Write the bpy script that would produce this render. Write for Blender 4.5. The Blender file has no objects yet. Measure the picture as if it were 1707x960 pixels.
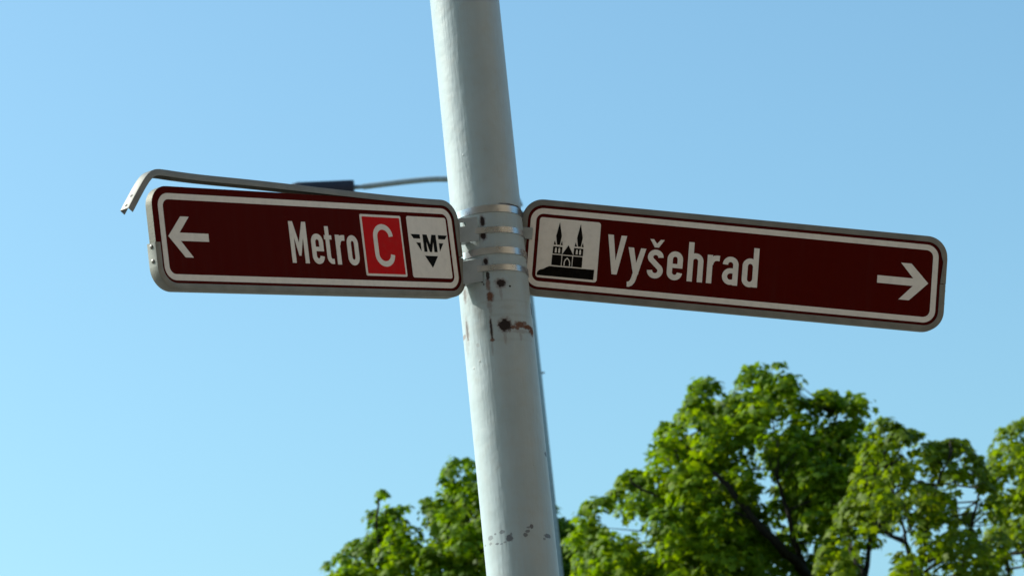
import bpy, math, random
import numpy as np
from mathutils import Matrix, Vector
random.seed(7)
rng = np.random.default_rng(11)
sc = bpy.context.scene
COL = sc.collection
R = math.radians

# ------------------------------------------------------------------ camera
FPX, W0, H0 = 5000.0, 1707.0, 960.0
CAM = Vector((0.0, -6.5543625598723585, 1.6))
CR = Vector((0.9948534701851086, 0.020353574884519506, -0.09925877719409759))
CU = Vector((0.10114262131447337, -0.25808869233557136, 0.9608123630772826))
CF = Vector((0.0060616016269868615, 0.9659068065180694, 0.25881904510252074))
cd = bpy.data.cameras.new('camera')
cam = bpy.data.objects.new('camera', cd); COL.objects.link(cam)
m = Matrix((CR, CU, -CF)).transposed().to_4x4(); m.translation = CAM
cam.matrix_world = m
cd.sensor_fit = 'HORIZONTAL'; cd.sensor_width = 36.0
cd.lens = 36.0 * FPX / W0
cd.clip_start = 0.1; cd.clip_end = 8000
cd.dof.use_dof = True; cd.dof.focus_distance = 6.72; cd.dof.aperture_fstop = 12.0
sc.camera = cam

# ------------------------------------------------------------------ light
SUN_AZ, SUN_EL = R(-74), R(38)          # azimuth clockwise from +Y
SD = Vector((math.sin(SUN_AZ)*math.cos(SUN_EL), math.cos(SUN_AZ)*math.cos(SUN_EL), math.sin(SUN_EL)))
w = bpy.data.worlds.new('World'); sc.world = w; w.use_nodes = True
nt = w.node_tree; nt.nodes.clear()
sky = nt.nodes.new('ShaderNodeTexSky'); sky.sky_type = 'NISHITA'; sky.sun_disc = False
sky.sun_elevation = SUN_EL; sky.sun_rotation = SUN_AZ
sky.altitude = 200; sky.air_density = 1.1; sky.dust_density = 3.0; sky.ozone_density = 3.0
bg = nt.nodes.new('ShaderNodeBackground'); bg.inputs['Strength'].default_value = 0.15
wo = nt.nodes.new('ShaderNodeOutputWorld')
wb = nt.nodes.new('ShaderNodeMix'); wb.data_type = 'RGBA'; wb.blend_type = 'MULTIPLY'; wb.inputs[0].default_value = 1.0
wb.inputs[7].default_value = (0.79, 1.085, 1.045, 1.0)      # the camera's slightly cyan rendering of a clear sky
nt.links.new(sky.outputs[0], wb.inputs[6]); nt.links.new(wb.outputs[2], bg.inputs[0]); nt.links.new(bg.outputs[0], wo.inputs[0])
sl = bpy.data.lights.new('sun', 'SUN'); sl.energy = 5.0; sl.angle = R(0.53); sl.color = (1.0, 0.95, 0.86)
so = bpy.data.objects.new('sun', sl); COL.objects.link(so)
so.rotation_euler = SD.to_track_quat('Z', 'Y').to_euler()
so.location = (0, 0, 30)
sc.view_settings.view_transform = 'Standard'; sc.view_settings.look = 'None'
sc.view_settings.gamma = 1.0; sc.view_settings.use_curve_mapping = False
sc.view_settings.exposure = 0.36

# ------------------------------------------------------------------ helpers
def ray(x, y):
    return (CR*((x-W0/2)/FPX) - CU*((y-H0/2)/FPX) + CF)
def at(x, y, depth):
    return CAM + ray(x, y)*depth
def cyl_hit(x, y, rad):
    """front hit of the sight line with the pole: angle from -Y towards +X, and height"""
    d = ray(x, y)
    a = d.x*d.x+d.y*d.y; b = CAM.x*d.x+CAM.y*d.y; c = CAM.x**2+CAM.y**2-rad*rad
    q = max(b*b-a*c, 0.0)
    p = CAM + d*((-b-math.sqrt(q))/a)
    return math.atan2(p.x, -p.y), p.z
def tag(o, label=None, cat=None, group=None, kind=None):
    if label: o['label'] = label
    if cat: o['category'] = cat
    if group: o['group'] = group
    if kind: o['kind'] = kind
    return o
def mesh_obj(name, verts, faces, mat, parent=None, smooth=None, world_to=None):
    if world_to is not None:
        verts = [tuple(world_to @ Vector(v)) for v in verts]
    me = bpy.data.meshes.new(name)
    me.from_pydata([tuple(v) for v in verts], [], [tuple(f) for f in faces]); me.validate()
    import bmesh
    bm = bmesh.new(); bm.from_mesh(me); bmesh.ops.recalc_face_normals(bm, faces=bm.faces); bm.to_mesh(me); bm.free()
    if mat: me.materials.append(mat)
    if smooth is not None:
        me.polygons.foreach_set('use_smooth', [True]*len(me.polygons))
        me.set_sharp_from_angle(angle=R(smooth))
    o = bpy.data.objects.new(name, me); COL.objects.link(o)
    if parent: o.parent = parent
    return o
def empty(name, mat4):
    e = bpy.data.objects.new(name, None); COL.objects.link(e); e.matrix_world = mat4; e.empty_display_size = .1
    return e
class MB:
    def __init__(s): s.v = []; s.f = []
    def add(s, v, f):
        k = len(s.v); s.v += [tuple(p) for p in v]; s.f += [tuple(i+k for i in q) for q in f]; return s
    def box(s, x0, x1, y0, y1, z0, z1, b=0.0):
        if b <= 0:
            v = [(x, y, z) for z in (z0, z1) for y in (y0, y1) for x in (x0, x1)]
            return s.add(v, [(0,2,3,1),(4,5,7,6),(0,1,5,4),(2,6,7,3),(0,4,6,2),(1,3,7,5)])
        o = rrect(x0, x1, y0, y1, b, 3); i = rrect(x0+b*.6, x1-b*.6, y0+b*.6, y1-b*.6, b*.5, 3); n = len(o)
        rings = [(i, z0), (o, z0+b*.6), (o, z1-b*.6), (i, z1)]
        v = [(p[0], p[1], z) for r_, z in rings for p in r_]
        f = [(k*n+j, k*n+(j+1) % n, (k+1)*n+(j+1) % n, (k+1)*n+j) for k in range(3) for j in range(n)]
        return s.add(v, f+[tuple(range(n))[::-1], tuple(range(3*n, 4*n))])
    def prism(s, poly, z0, z1):
        n = len(poly)
        v = [(p[0], p[1], z0) for p in poly]+[(p[0], p[1], z1) for p in poly]
        f = [tuple(range(n))[::-1], tuple(range(n, 2*n))]+[(j, (j+1) % n, n+(j+1) % n, n+j) for j in range(n)]
        return s.add(v, f)
    def ring(s, outer, inner, z0, z1):
        n = len(outer); v = []
        for z in (z0, z1):
            v += [(p[0], p[1], z) for p in outer]+[(p[0], p[1], z) for p in inner]
        f = []
        for j in range(n):
            k = (j+1) % n
            f += [(2*n+j, 2*n+k, 3*n+k, 3*n+j), (j, n+j, n+k, k), (j, k, 2*n+k, 2*n+j), (n+j, 3*n+j, 3*n+k, n+k)]
        return s.add(v, f)
    def tube(s, pts, radii, n=12, cap=True):
        pts = [Vector(p) for p in pts]; rings = []; up = None
        for i, p in enumerate(pts):
            t = (pts[min(i+1, len(pts)-1)]-pts[max(i-1, 0)]).normalized()
            if up is None: up = Vector((0, 0, 1)) if abs(t.z) < .9 else Vector((1, 0, 0))
            a = t.cross(up)
            if a.length < 1e-5: a = t.orthogonal()
            a.normalize(); b = a.cross(t).normalized(); up = b
            rr = radii[i] if hasattr(radii, '__len__') else radii
            rings.append([p+a*(rr*math.cos(2*math.pi*k/n))+b*(rr*math.sin(2*math.pi*k/n)) for k in range(n)])
        v = [q for r_ in rings for q in r_]
        f = [(i*n+k, i*n+(k+1) % n, (i+1)*n+(k+1) % n, (i+1)*n+k) for i in range(len(pts)-1) for k in range(n)]
        if cap: f += [tuple(range(n))[::-1], tuple(range((len(pts)-1)*n, len(pts)*n))]
        return s.add(v, f)
    def build(s, name, mat, parent=None, smooth=None, world_to=None):
        return mesh_obj(name, s.v, s.f, mat, parent, smooth, world_to)
def rrect(x0, x1, y0, y1, r_, n=8):
    out = []
    for cx, cy, a0 in ((x1-r_, y1-r_, 0), (x0+r_, y1-r_, 90), (x0+r_, y0+r_, 180), (x1-r_, y0+r_, 270)):
        for k in range(n+1):
            a = R(a0+90*k/n); out.append((cx+r_*math.cos(a), cy+r_*math.sin(a)))
    return out

# ------------------------------------------------------------------ materials
class NT:
    def __init__(s, name):
        s.m = bpy.data.materials.new(name); s.m.use_nodes = True; s.t = s.m.node_tree
        s.bsdf = s.t.nodes['Principled BSDF']; s.out = s.t.nodes['Material Output']
    def n(s, typ, **kw):
        q = s.t.nodes.new(typ)
        for k, v in kw.items(): setattr(q, k, v)
        return q
    def l(s, a, b): s.t.links.new(a, b)
    def math(s, op, a, b=None, c=None, clamp=False):
        q = s.n('ShaderNodeMath', operation=op); q.use_clamp = clamp
        for i, x in enumerate((a, b, c)):
            if x is None: continue
            if isinstance(x, (int, float)): q.inputs[i].default_value = x
            else: s.l(x, q.inputs[i])
        return q.outputs[0]
    def noise(s, vec, scale, detail=3, rough=.55, dist=0):
        q = s.n('ShaderNodeTexNoise'); q.inputs['Scale'].default_value = scale; q.inputs['Detail'].default_value = detail
        q.inputs['Roughness'].default_value = rough; q.inputs['Distortion'].default_value = dist
        if vec is not None: s.l(vec, q.inputs['Vector'])
        return q.outputs['Fac']
    def ramp(s, fac, stops):
        q = s.n('ShaderNodeValToRGB'); e = q.color_ramp.elements
        while len(e) < len(stops): e.new(.5)
        for el, (p, c) in zip(e, stops):
            el.position = p; el.color = (*c, 1) if len(c) == 3 else c
        s.l(fac, q.inputs[0]); return q.outputs[0]
    def mix(s, fac, a, b):
        q = s.n('ShaderNodeMix', data_type='RGBA')
        for sock, x in ((q.inputs[0], fac), (q.inputs[6], a), (q.inputs[7], b)):
            if hasattr(x, 'is_linked') or hasattr(x, 'links'): s.l(x, sock)
            elif isinstance(x, (int, float)): sock.default_value = x
            else: sock.default_value = (*x, 1)
        return q.outputs[2]
    def bump(s, h, strength, dist):
        q = s.n('ShaderNodeBump'); q.inputs['Strength'].default_value = strength; q.inputs['Distance'].default_value = dist
        s.l(h, q.inputs['Height']); s.l(q.outputs[0], s.bsdf.inputs['Normal'])
    def set(s, **kw):
        for k, v in kw.items():
            i = s.bsdf.inputs[k.replace('_', ' ')]
            if hasattr(v, 'links'): s.l(v, i)
            else: i.default_value = (*v, 1) if isinstance(v, tuple) else v
        return s

def film(name, col, var=.12, rough=.42, dirt=(.12, .10, .08), dirt_amt=.12, spec=.4):
    """printed retro-reflective sheeting with slight fading and grime"""
    t = NT(name); tc = t.n('ShaderNodeTexCoord').outputs['Object']
    n1 = t.noise(tc, 9, 4); n2 = t.noise(tc, 70, 3)
    c = t.mix(t.math('MULTIPLY', n1, var*2), col, tuple(x*.78 for x in col))
    d = t.math('MULTIPLY', t.math('SMOOTHSTEP' if False else 'POWER', n2, 3.0), dirt_amt*3, clamp=True)
    c = t.mix(d, c, dirt)
    mp = t.n('ShaderNodeMapping'); mp.inputs['Scale'].default_value = (55, 4, 1); t.l(tc, mp.inputs[0])
    run = t.math('MULTIPLY', t.math('POWER', t.noise(mp.outputs[0], 1, 4), 4.0), 1.3, clamp=True)
    c = t.mix(run, c, tuple(x*.80+.012 for x in col))
    mp2 = t.n('ShaderNodeMapping'); mp2.inputs['Scale'].default_value = (9, 160, 1); mp2.inputs['Rotation'].default_value = (0, 0, .5); t.l(tc, mp2.inputs[0])
    scr = t.math('GREATER_THAN', t.noise(mp2.outputs[0], 1, 2), .76)
    c = t.mix(t.math('MULTIPLY', scr, .35), c, tuple(x*.7+.05 for x in col))
    t.set(Base_Color=c, Roughness=rough, Specular_IOR_Level=spec)
    return t.m
M = {}
M['brown'] = film('sign_brown', (0.082, 0.0034, 0.0010), rough=.6, spec=.03, dirt=(.045, .006, .004), dirt_amt=.05)
M['white'] = film('sign_white', (0.87, 0.80, 0.73), var=.08, spec=.2)
M['red'] = film('sign_red', (0.62, 0.003, 0.004), spec=.05)
M['black'] = film('sign_black', (0.004, 0.003, 0.002), spec=.03, dirt_amt=.05)

def metal(name, col, rough, metallic, streak=True, bump=.15):
    t = NT(name); tc = t.n('ShaderNodeTexCoord').outputs['Object']
    mp = t.n('ShaderNodeMapping'); mp.inputs['Scale'].default_value = (6, 60, 60); t.l(tc, mp.inputs[0])
    n1 = t.noise(mp.outputs[0], 3, 4); n2 = t.noise(tc, 25, 5); n3 = t.noise(tc, 260, 2)
    c = t.ramp(n2, [(.3, tuple(x*.72 for x in col)), (.62, col)])
    c = t.mix(t.math('MULTIPLY', n1, .35), c, tuple(x*.8 for x in col))
    rr = t.n('ShaderNodeMapRange'); rr.inputs[3].default_value = rough-.08; rr.inputs[4].default_value = rough+.14
    t.l(n2, rr.inputs[0])
    t.set(Base_Color=c, Roughness=rr.outputs[0], Metallic=metallic)
    t.bump(n3, bump, .0006)
    return t.m
M['alu'] = metal('weathered_aluminium', (0.25, 0.245, 0.222), .5, .45)
M['core'] = metal('panel_core_grey', (0.19, 0.19, 0.155), .6, .25, bump=1.0)
M['strap'] = metal('stainless_strap', (0.50, 0.52, 0.55), .26, .95)
M['bracket'] = metal('painted_bracket', (0.40, 0.43, 0.43), .5, .25)
M['rivet'] = metal('rivet_metal', (0.30, 0.28, 0.25), .4, .8)
M['hole'] = metal('dark_hole', (0.03, 0.028, 0.025), .7, .1)
M['lamp_post'] = metal('lamp_post_paint', (0.36, 0.44, 0.46), .5, .2)
M['lamp_body'] = metal('lamp_body_navy', (0.012, 0.016, 0.035), .45, .0)
t = NT('lamp_glass'); t.set(Base_Color=(.5, .52, .52), Roughness=.2); M['lamp_glass'] = t.m

PR = 0.08
def pole_material():
    t = NT('pole_paint'); tc = t.n('ShaderNodeTexCoord').outputs['Object']
    sep = t.n('ShaderNodeSeparateXYZ'); t.l(tc, sep.inputs[0])
    ang = t.math('ARCTAN2', sep.outputs[0], t.math('MULTIPLY', sep.outputs[1], -1))
    u = t.math('MULTIPLY', ang, PR)
    cb = t.n('ShaderNodeCombineXYZ'); t.l(u, cb.inputs[0]); t.l(sep.outputs[2], cb.inputs[1])
    uv = cb.outputs[0]
    edge = t.noise(uv, 120, 4, .55); edge2 = t.noise(uv, 520, 3, .6)
    wob = t.math('ADD', t.math('MULTIPLY', t.math('SUBTRACT', edge, .5), 1.5), t.math('MULTIPLY', t.math('SUBTRACT', edge2, .5), .5))
    def blobs(spec, soft):
        acc = None
        for (px, py, hw, hh, amt) in spec:
            a0, z0 = cyl_hit(px, py, PR)
            mpp = 6.74/FPX
            su = hw*mpp/max(.25, math.cos(a0)); sv = hh*mpp/.96
            s1 = t.n('ShaderNodeVectorMath', operation='SUBTRACT'); t.l(uv, s1.inputs[0]); s1.inputs[1].default_value = (a0*PR, z0, 0)
            s2 = t.n('ShaderNodeVectorMath', operation='MULTIPLY'); t.l(s1.outputs[0], s2.inputs[0]); s2.inputs[1].default_value = (1/su, 1/sv, 0)
            s3 = t.n('ShaderNodeVectorMath', operation='LENGTH'); t.l(s2.outputs[0], s3.inputs[0])
            d = t.math('ADD', s3.outputs['Value'], wob)
            mr = t.n('ShaderNodeMapRange', interpolation_type='SMOOTHSTEP')
            mr.inputs[1].default_value = 1.0+soft; mr.inputs[2].default_value = 1.0-soft*.6
            mr.inputs[3].default_value = 0; mr.inputs[4].default_value = amt
            t.l(d, mr.inputs[0])
            acc = mr.outputs[0] if acc is None else t.math('MAXIMUM', acc, mr.outputs[0])
        return acc
    dark = [(804,369,3.3,7,1),(805.5,393,4,6,1),(796,396.5,2.8,3.4,1),(809.8,436,3.3,5,1),(813,459.5,3,7,.95),
            (804,468,2,3.5,.9),(806.5,474,1.3,3,.8),(835,472,7,5.6,1),(850,477,1.6,1.5,1),(842,541.5,9,9.5,1),
            (819,548,1.5,16,.95),(886,517,1.6,11,.9),(852,341.5,8,1.1,.9),(862,345,4,1.3,.9),(838,339.5,8,.7,.6),
            (779,552,1.3,15,.6),(775,492,1.4,8,.45)]
    rust = [(813.3,474,3.4,10,.75),(817,494,5.2,8,.95),(867,541,8,5,.95),(862,546,4,3,.9),(874,539,4,3,.8),(855,545,6,2.8,.9),(881,546,8,4,1),(886,553,3.5,6,1),
            (821,566,3.2,3,.9),(842,541.5,10.5,10.5,.8),(835,472,9,7.5,.6),(819,548,2.6,18,.55),(804,369,4.6,9,.5),(805.5,393,5.4,8,.5),
            (809.8,436,4.6,7,.5),(779,552,2.6,19,.45),(773.5,563,3,3.4,.6),(775,493,2.8,11,.45),(816,508,4,5,.4),(868,552,12,3,.3),(850,341,14,2,.35),(797,575,2.5,3,.25),(842,560,2.5,12,.3),(868,558,2,9,.28),(835,487,2.2,10,.3),(817,512,2.5,12,.3),(800,530,2,10,.16),(779,580,2,14,.2),(821,580,1.5,10,.3)]
    marks = [(818,896,4,3.6,.55),(825.4,889.7,1.6,1.4,.6),(837,886,4.5,2.8,.6),(849.4,896.5,5.5,5,.8),(852.5,890,1.8,3,.6),
             (836,906,2.2,1.2,.5),(828.5,906,2.7,1.6,.65),(817.6,906,2.2,2.2,.5),(842,903,2.2,1.6,.5),(886.4,876.7,2.5,3.2,.8),
             (880.6,878.5,3,1.6,.6),(879.6,884.5,3.6,2.6,.65),(876.5,891,3.6,2.8,.7),(913,892.5,4.6,3.6,.8),(907.7,897.5,2,2,.6),(910,757,1.5,4,.9),(809,909,1.2,1.4,.5)]
    scuff = [(845,500,44,1.6,.13),(850,524,38,2.0,.12),(848,565,40,2.0,.10),(800,548,9,11,.22),(795,520,6,9,.2),(845,512,9,3,.18),(800,602,1.6,1.6,.5),(790,614,1.2,1.2,.5)]
    bd, br, bm_, bs_ = blobs(dark, .28), blobs(rust, .55), blobs(marks, .35), blobs(scuff, .8)
    big = t.noise(tc, 5, 4); mid = t.noise(uv, 38, 4); fine = t.noise(tc, 420, 2)
    stv = t.n('ShaderNodeMapping'); stv.inputs['Scale'].default_value = (90, 5, 1); t.l(uv, stv.inputs[0])
    streak = t.noise(stv.outputs[0], 1, 4)
    base = t.ramp(big, [(.3, (.335, .410, .430)), (.7, (.415, .485, .505))])
    base = t.mix(t.math('MULTIPLY', t.math('POWER', streak, 2.2), .35), base, (.36, .36, .33))
    base = t.mix(t.math('MULTIPLY', t.math('POWER', mid, 4.0), .9), base, (.34, .30, .24))
    base = t.mix(bs_, base, (.20, .18, .15))
    base = t.mix(bm_, base, (.055, .045, .06))
    rc = t.ramp(edge2, [(.3, (.045, .014, .006)), (.52, (.13, .040, .014)), (.72, (.30, .13, .055))])
    base = t.mix(br, base, rc)
    base = t.mix(bd, base, (.016, .007, .004))
    rough = t.math('ADD', t.math('MULTIPLY', t.math('MAXIMUM', br, bd), .4), .42)
    lump = t.noise(uv, 60, 3, .5); lump2 = t.noise(uv, 14, 2, .5)
    vor = t.n('ShaderNodeTexVoronoi'); vor.inputs['Scale'].default_value = 26; t.l(uv, vor.inputs['Vector'])
    dots = t.n('ShaderNodeMapRange', interpolation_type='SMOOTHSTEP'); t.l(vor.outputs['Distance'], dots.inputs[0])
    dots.inputs[1].default_value = .085; dots.inputs[2].default_value = .0; dots.inputs[4].default_value = .5
    h = t.math('ADD', t.math('ADD', t.math('MULTIPLY', lump, .55), t.math('MULTIPLY', lump2, 1.6)), t.math('MULTIPLY', fine, .10))
    h = t.math('ADD', h, dots.outputs[0])
    brv = t.n('ShaderNodeMapping'); brv.inputs['Scale'].default_value = (150, 16, 1); t.l(uv, brv.inputs[0])
    h = t.math('ADD', h, t.math('MULTIPLY', t.noise(brv.outputs[0], 1, 3), .55))
    h = t.math('ADD', h, t.math('MULTIPLY', bs_, .5))
    h = t.math('SUBTRACT', h, t.math('MULTIPLY', t.math('MAXIMUM', bd, t.math('MULTIPLY', br, .5)), .7))
    t.set(Base_Color=base, Roughness=rough, Specular_IOR_Level=.45)
    t.bump(h, .75, .0016)
    return t.m
M['pole'] = pole_material()

# ------------------------------------------------------------------ setting: ground
def ground_material(name, c0, c1, scale):
    t = NT(name); tc = t.n('ShaderNodeTexCoord').outputs['Object']
    n1 = t.noise(tc, scale, 5); n2 = t.noise(tc, scale*12, 3)
    t.set(Base_Color=t.mix(t.math('MULTIPLY', n2, .5), t.ramp(n1, [(.3, c0), (.7, c1)]), c0), Roughness=.9); t.bump(n2, .4, .01)
    return t.m
g = MB(); g.add([(-3000, -3000, 0), (3000, -3000, 0), (3000, 3000, 0), (-3000, 3000, 0)], [(0, 1, 2, 3)])
tag(g.build('ground', ground_material('dry_ground', (.06, .065, .03), (.11, .10, .05), .4)), kind='structure')
g = MB(); g.box(-45, 45, -45, 14, .0, .12)
tag(g.build('pavement', ground_material('worn_asphalt', (.10, .092, .08), (.16, .145, .125), 3)), kind='structure')

# ------------------------------------------------------------------ unseen houses added behind and beside the viewer to shade and warm the light
def plaster(name, c):
    t = NT(name); tc = t.n('ShaderNodeTexCoord').outputs['Object']; n1 = t.noise(tc, .6, 5); n2 = t.noise(tc, 40, 3)
    t.set(Base_Color=t.ramp(n1, [(.3, tuple(x*.8 for x in c)), (.7, c)]), Roughness=.9); t.bump(n2, .3, .01); return t.m
M['tile'] = plaster('roof_tile', (.20, .07, .04)); M['frame'] = plaster('window_paint', (.55, .53, .48)); M['stone'] = plaster('stone_base', (.20, .18, .15))
t = NT('window_glass'); t.set(Base_Color=(.02, .025, .03), Roughness=.08); M['glass'] = t.m
def house(label, loc, rz, wid, floors, col, cols):
    mm = Matrix.Translation(loc) @ Matrix.Rotation(rz, 4, 'Z'); e = empty('added_house', mm); tag(e, label, 'house')
    hgt = 1.2+floors*3.5; dep = 12
    b = MB(); b.box(-wid/2, wid/2, -dep, 0, 1.2, hgt); b.build('wall', plaster('plaster_'+label[:5], col), e)
    b = MB(); b.box(-wid/2-.08, wid/2+.08, -dep-.08, .08, 0, 1.2); b.build('plinth', M['stone'], e)
    b = MB(); b.box(-wid/2-.3, wid/2+.3, -dep-.3, .35, hgt, hgt+.4); b.build('cornice', M['frame'], e)
    b = MB(); b.add([(-wid/2-.3, .4, hgt+.4), (wid/2+.3, .4, hgt+.4), (wid/2+.3, -dep/2, hgt+4), (-wid/2-.3, -dep/2, hgt+4), (-wid/2-.3, -dep-.4, hgt+.4), (wid/2+.3, -dep-.4, hgt+.4)],
                    [(0, 1, 2, 3), (3, 2, 5, 4), (0, 3, 4), (1, 5, 2), (0, 4, 5, 1)]); b.build('roof', M['tile'], e)
    proto = None
    for i in range(cols):
        for j in range(floors):
            x = -wid/2+(i+.5)*wid/cols; z = 2.2+j*3.5
            if proto is None:
                b = MB()
                b.box(-.62, -.52, 0, .06, 0, 2.0); b.box(.52, .62, 0, .06, 0, 2.0); b.box(-.52, .52, 0, .06, 1.9, 2.0); b.box(-.52, .52, 0, .05, 0, .1)
                b.box(-.04, .04, 0, .045, .1, 1.9); b.box(-.72, .72, 0, .16, -.09, -.002)
                fr = b.build('window', M['frame'], e); b = MB(); b.box(-.52, .52, 0, .02, .1, 1.9); pa = b.build('pane', M['glass'], fr); proto = (fr, pa)
            else:
                fr = proto[0].copy(); COL.objects.link(fr); fr.parent = e; pa = proto[1].copy(); COL.objects.link(pa); pa.parent = fr
            fr.location = (x, 0, z)
house('ochre tenement house across the street, behind the viewer', (-3, -19, .004), 0, 44, 5, (.26, .19, .115), 12)
house('sandy tenement house along the right side of the street', (17, -14, .004), R(90), 26, 5, (.30, .22, .14), 8)

# ------------------------------------------------------------------ pole
pole = empty('sign_pole', Matrix.Translation((0, 0, .12)))
tag(pole, 'tall round off-white painted steel pole with rust spots, carrying both brown signs', 'pole')
NS = 96
prof = [(0.0, PR), (3.0, PR), (8.2, PR)]
b = MB()
def ringpts(r_, z): return [(r_*math.sin(2*math.pi*k/NS), -r_*math.cos(2*math.pi*k/NS), z) for k in range(NS)]
v = []; f = []
zs = [i*.25 for i in range(33)]
for z in zs: v += ringpts(PR, z)
for i in range(len(zs)-1):
    f += [(i*NS+k, i*NS+(k+1) % NS, (i+1)*NS+(k+1) % NS, (i+1)*NS+k) for k in range(NS)]
shaft = mesh_obj('shaft', [(x, y, z) for x, y, z in v], f, M['pole'], pole, 60)
# the object-space paint marks are laid out from ground level
for vert in shaft.data.vertices: vert.co.z += .12
shaft.location = (0, 0, -.12)
b = MB()
v = []; f = []
for r_, z in ((PR+.003, 8.0), (PR+.004, 8.02), (PR+.004, 8.03), (PR*.8, 8.06), (PR*.3, 8.075)): v += ringpts(r_, z)
for i in range(4): f += [(i*NS+k, i*NS+(k+1) % NS, (i+1)*NS+(k+1) % NS, (i+1)*NS+k) for k in range(NS)]
f += [tuple(range(4*NS, 5*NS))]
mesh_obj('cap', v, f, M['bracket'], pole, 40)
v = []; f = []
for r_, z in ((PR+.03, 0), (PR+.03, .05), (PR+.012, .08), (PR+.012, .5), (PR+.001, .53)): v += ringpts(r_, z)
for i in range(4): f += [(i*NS+k, i*NS+(k+1) % NS, (i+1)*NS+(k+1) % NS, (i+1)*NS+k) for k in range(NS)]
mesh_obj('base_collar', v, f, M['bracket'], pole, 40)

# ------------------------------------------------------------------ lettering (millimetres, baseline 0)
ST = 12.2
def arc(cx, cy, rx, ry, a0, a1, n=12):
    return [(cx+rx*math.cos(R(a0+(a1-a0)*k/n)), cy+ry*math.sin(R(a0+(a1-a0)*k/n))) for k in range(n+1)]
def stroke(mb, pts, z0, z1, width=ST, closed=False):
    p = [Vector((a, b_)) for a, b_ in pts]
    q = [p[0]]
    for a in p[1:]:
        if (a-q[-1]).length > 1e-4: q.append(a)
    p = q
    if closed and (p[0]-p[-1]).length < 1e-4: p.pop()
    n = len(p); L_, R_ = [], []
    for i in range(n):
        if closed: d0 = p[i]-p[i-1]; d1 = p[(i+1) % n]-p[i]
        else:
            d0 = p[i]-p[i-1] if i else p[1]-p[0]; d1 = p[i+1]-p[i] if i < n-1 else p[-1]-p[-2]
        d0 = d0.normalized(); d1 = d1.normalized()
        n0 = Vector((-d0.y, d0.x)); n1 = Vector((-d1.y, d1.x)); mm = (n0+n1)
        mm = mm.normalized(); k = width/2/max(.5, mm.dot(n0))
        L_.append(p[i]+mm*k); R_.append(p[i]-mm*k)
    if closed:
        mb.ring(L_, R_, z0, z1)
    else:
        v = [(a.x, a.y, z) for z in (z0, z1) for a in L_+R_]
        f = []
        for i in range(n-1):
            f += [(2*n+i, 3*n+i, 3*n+i+1, 2*n+i+1), (i, i+1, n+i+1, n+i), (i, 2*n+i, 2*n+i+1, i+1), (n+i, n+i+1, 3*n+i+1, 3*n+i)]
        f += [(0, n, 3*n, 2*n), (n-1, 3*n-1, 4*n-1, 2*n-1)]
        mb.add(v, f)
X, CAPH = 65.4, 90.4
def glyph(ch):
    """list of ('s', points, width, closed) strokes and ('p', polygon) outlines"""
    h = ST/2
    if ch == 'V': return [('p', [(0,CAPH),(12.7,CAPH),(21,32),(30.6,CAPH),(43.4,CAPH),(26,0),(14.2,0)])]
    if ch == 'y': return [('p', [(0,X),(12.6,X),(20.6,27.8),(27,5),(14.5,6)]),
                          ('p', [(28.8,X),(41,X),(25.4,4),(13.2,4.6)]),
                          ('s', [(19.2,5)]+[(17.4,-3),(14.5,-11.5),(10.5,-17),(6,-19.3),(2.2,-19.6)], ST*.95, False)]
    if ch == 's': return [('s', arc(18.2,48.3,11.9,11.2,-2,212,16)+arc(18.2,17.3,12.2,11.8,38,-182,16), ST, False)]
    if ch == 'caron': return [('p', [(0,18.2),(8.4,18.4),(16,8.6),(24.4,18.4),(33,18.5),(21,0),(11.4,0)])]
    if ch == 'e': return [('s', [(29.4,29)]+arc(17.8,47.8,11.6,11.8,0,180,16)+arc(17.8,17.3,11.6,11.8,180,358,16), ST, False),
                          ('s', [(8,32.2),(35.4,32.2)], 9.4, False)]
    if ch == 'h': return [('s', [(h,0),(h,CAPH)], ST, False), ('s', arc(17.8,47.6,11.7,11.9,168,0,14)+[(29.5,0)], ST, False)]
    if ch == 'r': return [('s', [(h,0),(h,X)], ST, False), ('s', [(7.5,44),(9,50),(12.5,55.5),(17.5,58.4),(22,59),(28,58.8)], ST, False)]
    if ch == 'a': return [('s', arc(18.4,47.2,12,12.2,182,0,16)+[(30.4,0)], ST, False),
                          ('s', [(30,33.2),(20,33.2)]+arc(19.5,19.8,13.4,13.4,90,262,14)+[(24,7.2),(31,10.5)], ST*.96, False)]
    if ch == 'd': return [('s', [(30.3,0),(30.3,CAPH)], ST, False),
                          ('s', [(30,50)]+arc(17.8,47.6,11.7,11.9,25,180,14)+arc(17.8,17.4,11.7,11.8,180,335,14)+[(30,15)], ST, False)]
    if ch == 'M': return [('p', [(0,0),(0,CAPH),(11,CAPH),(24.3,44),(37.6,CAPH),(48.6,CAPH),(48.6,0),(37.4,0),(37.4,58),(27.2,16),(21.4,16),(11.2,58),(11.2,0)])]
    if ch == 't': return [('s', [(9.4,83),(9.4,18)]+arc(19,16.5,9.6,10.4,180,262,8)+[(24.2,6.1)], 11.2, False), ('s', [(0,58.8),(22,58.8)], 9.4, False)]
    if ch == 'o': return [('s', arc(17,47.6,11,12,0,180,12)+arc(17,17.4,11,12,180,360,12), ST, True)]
    if ch == 'C': return [('s', arc(29.8,66,23.7,22.8,4,180,18)+arc(29.8,28.7,23.7,22.6,180,356,18), ST, False)]
MMs = .001
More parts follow.
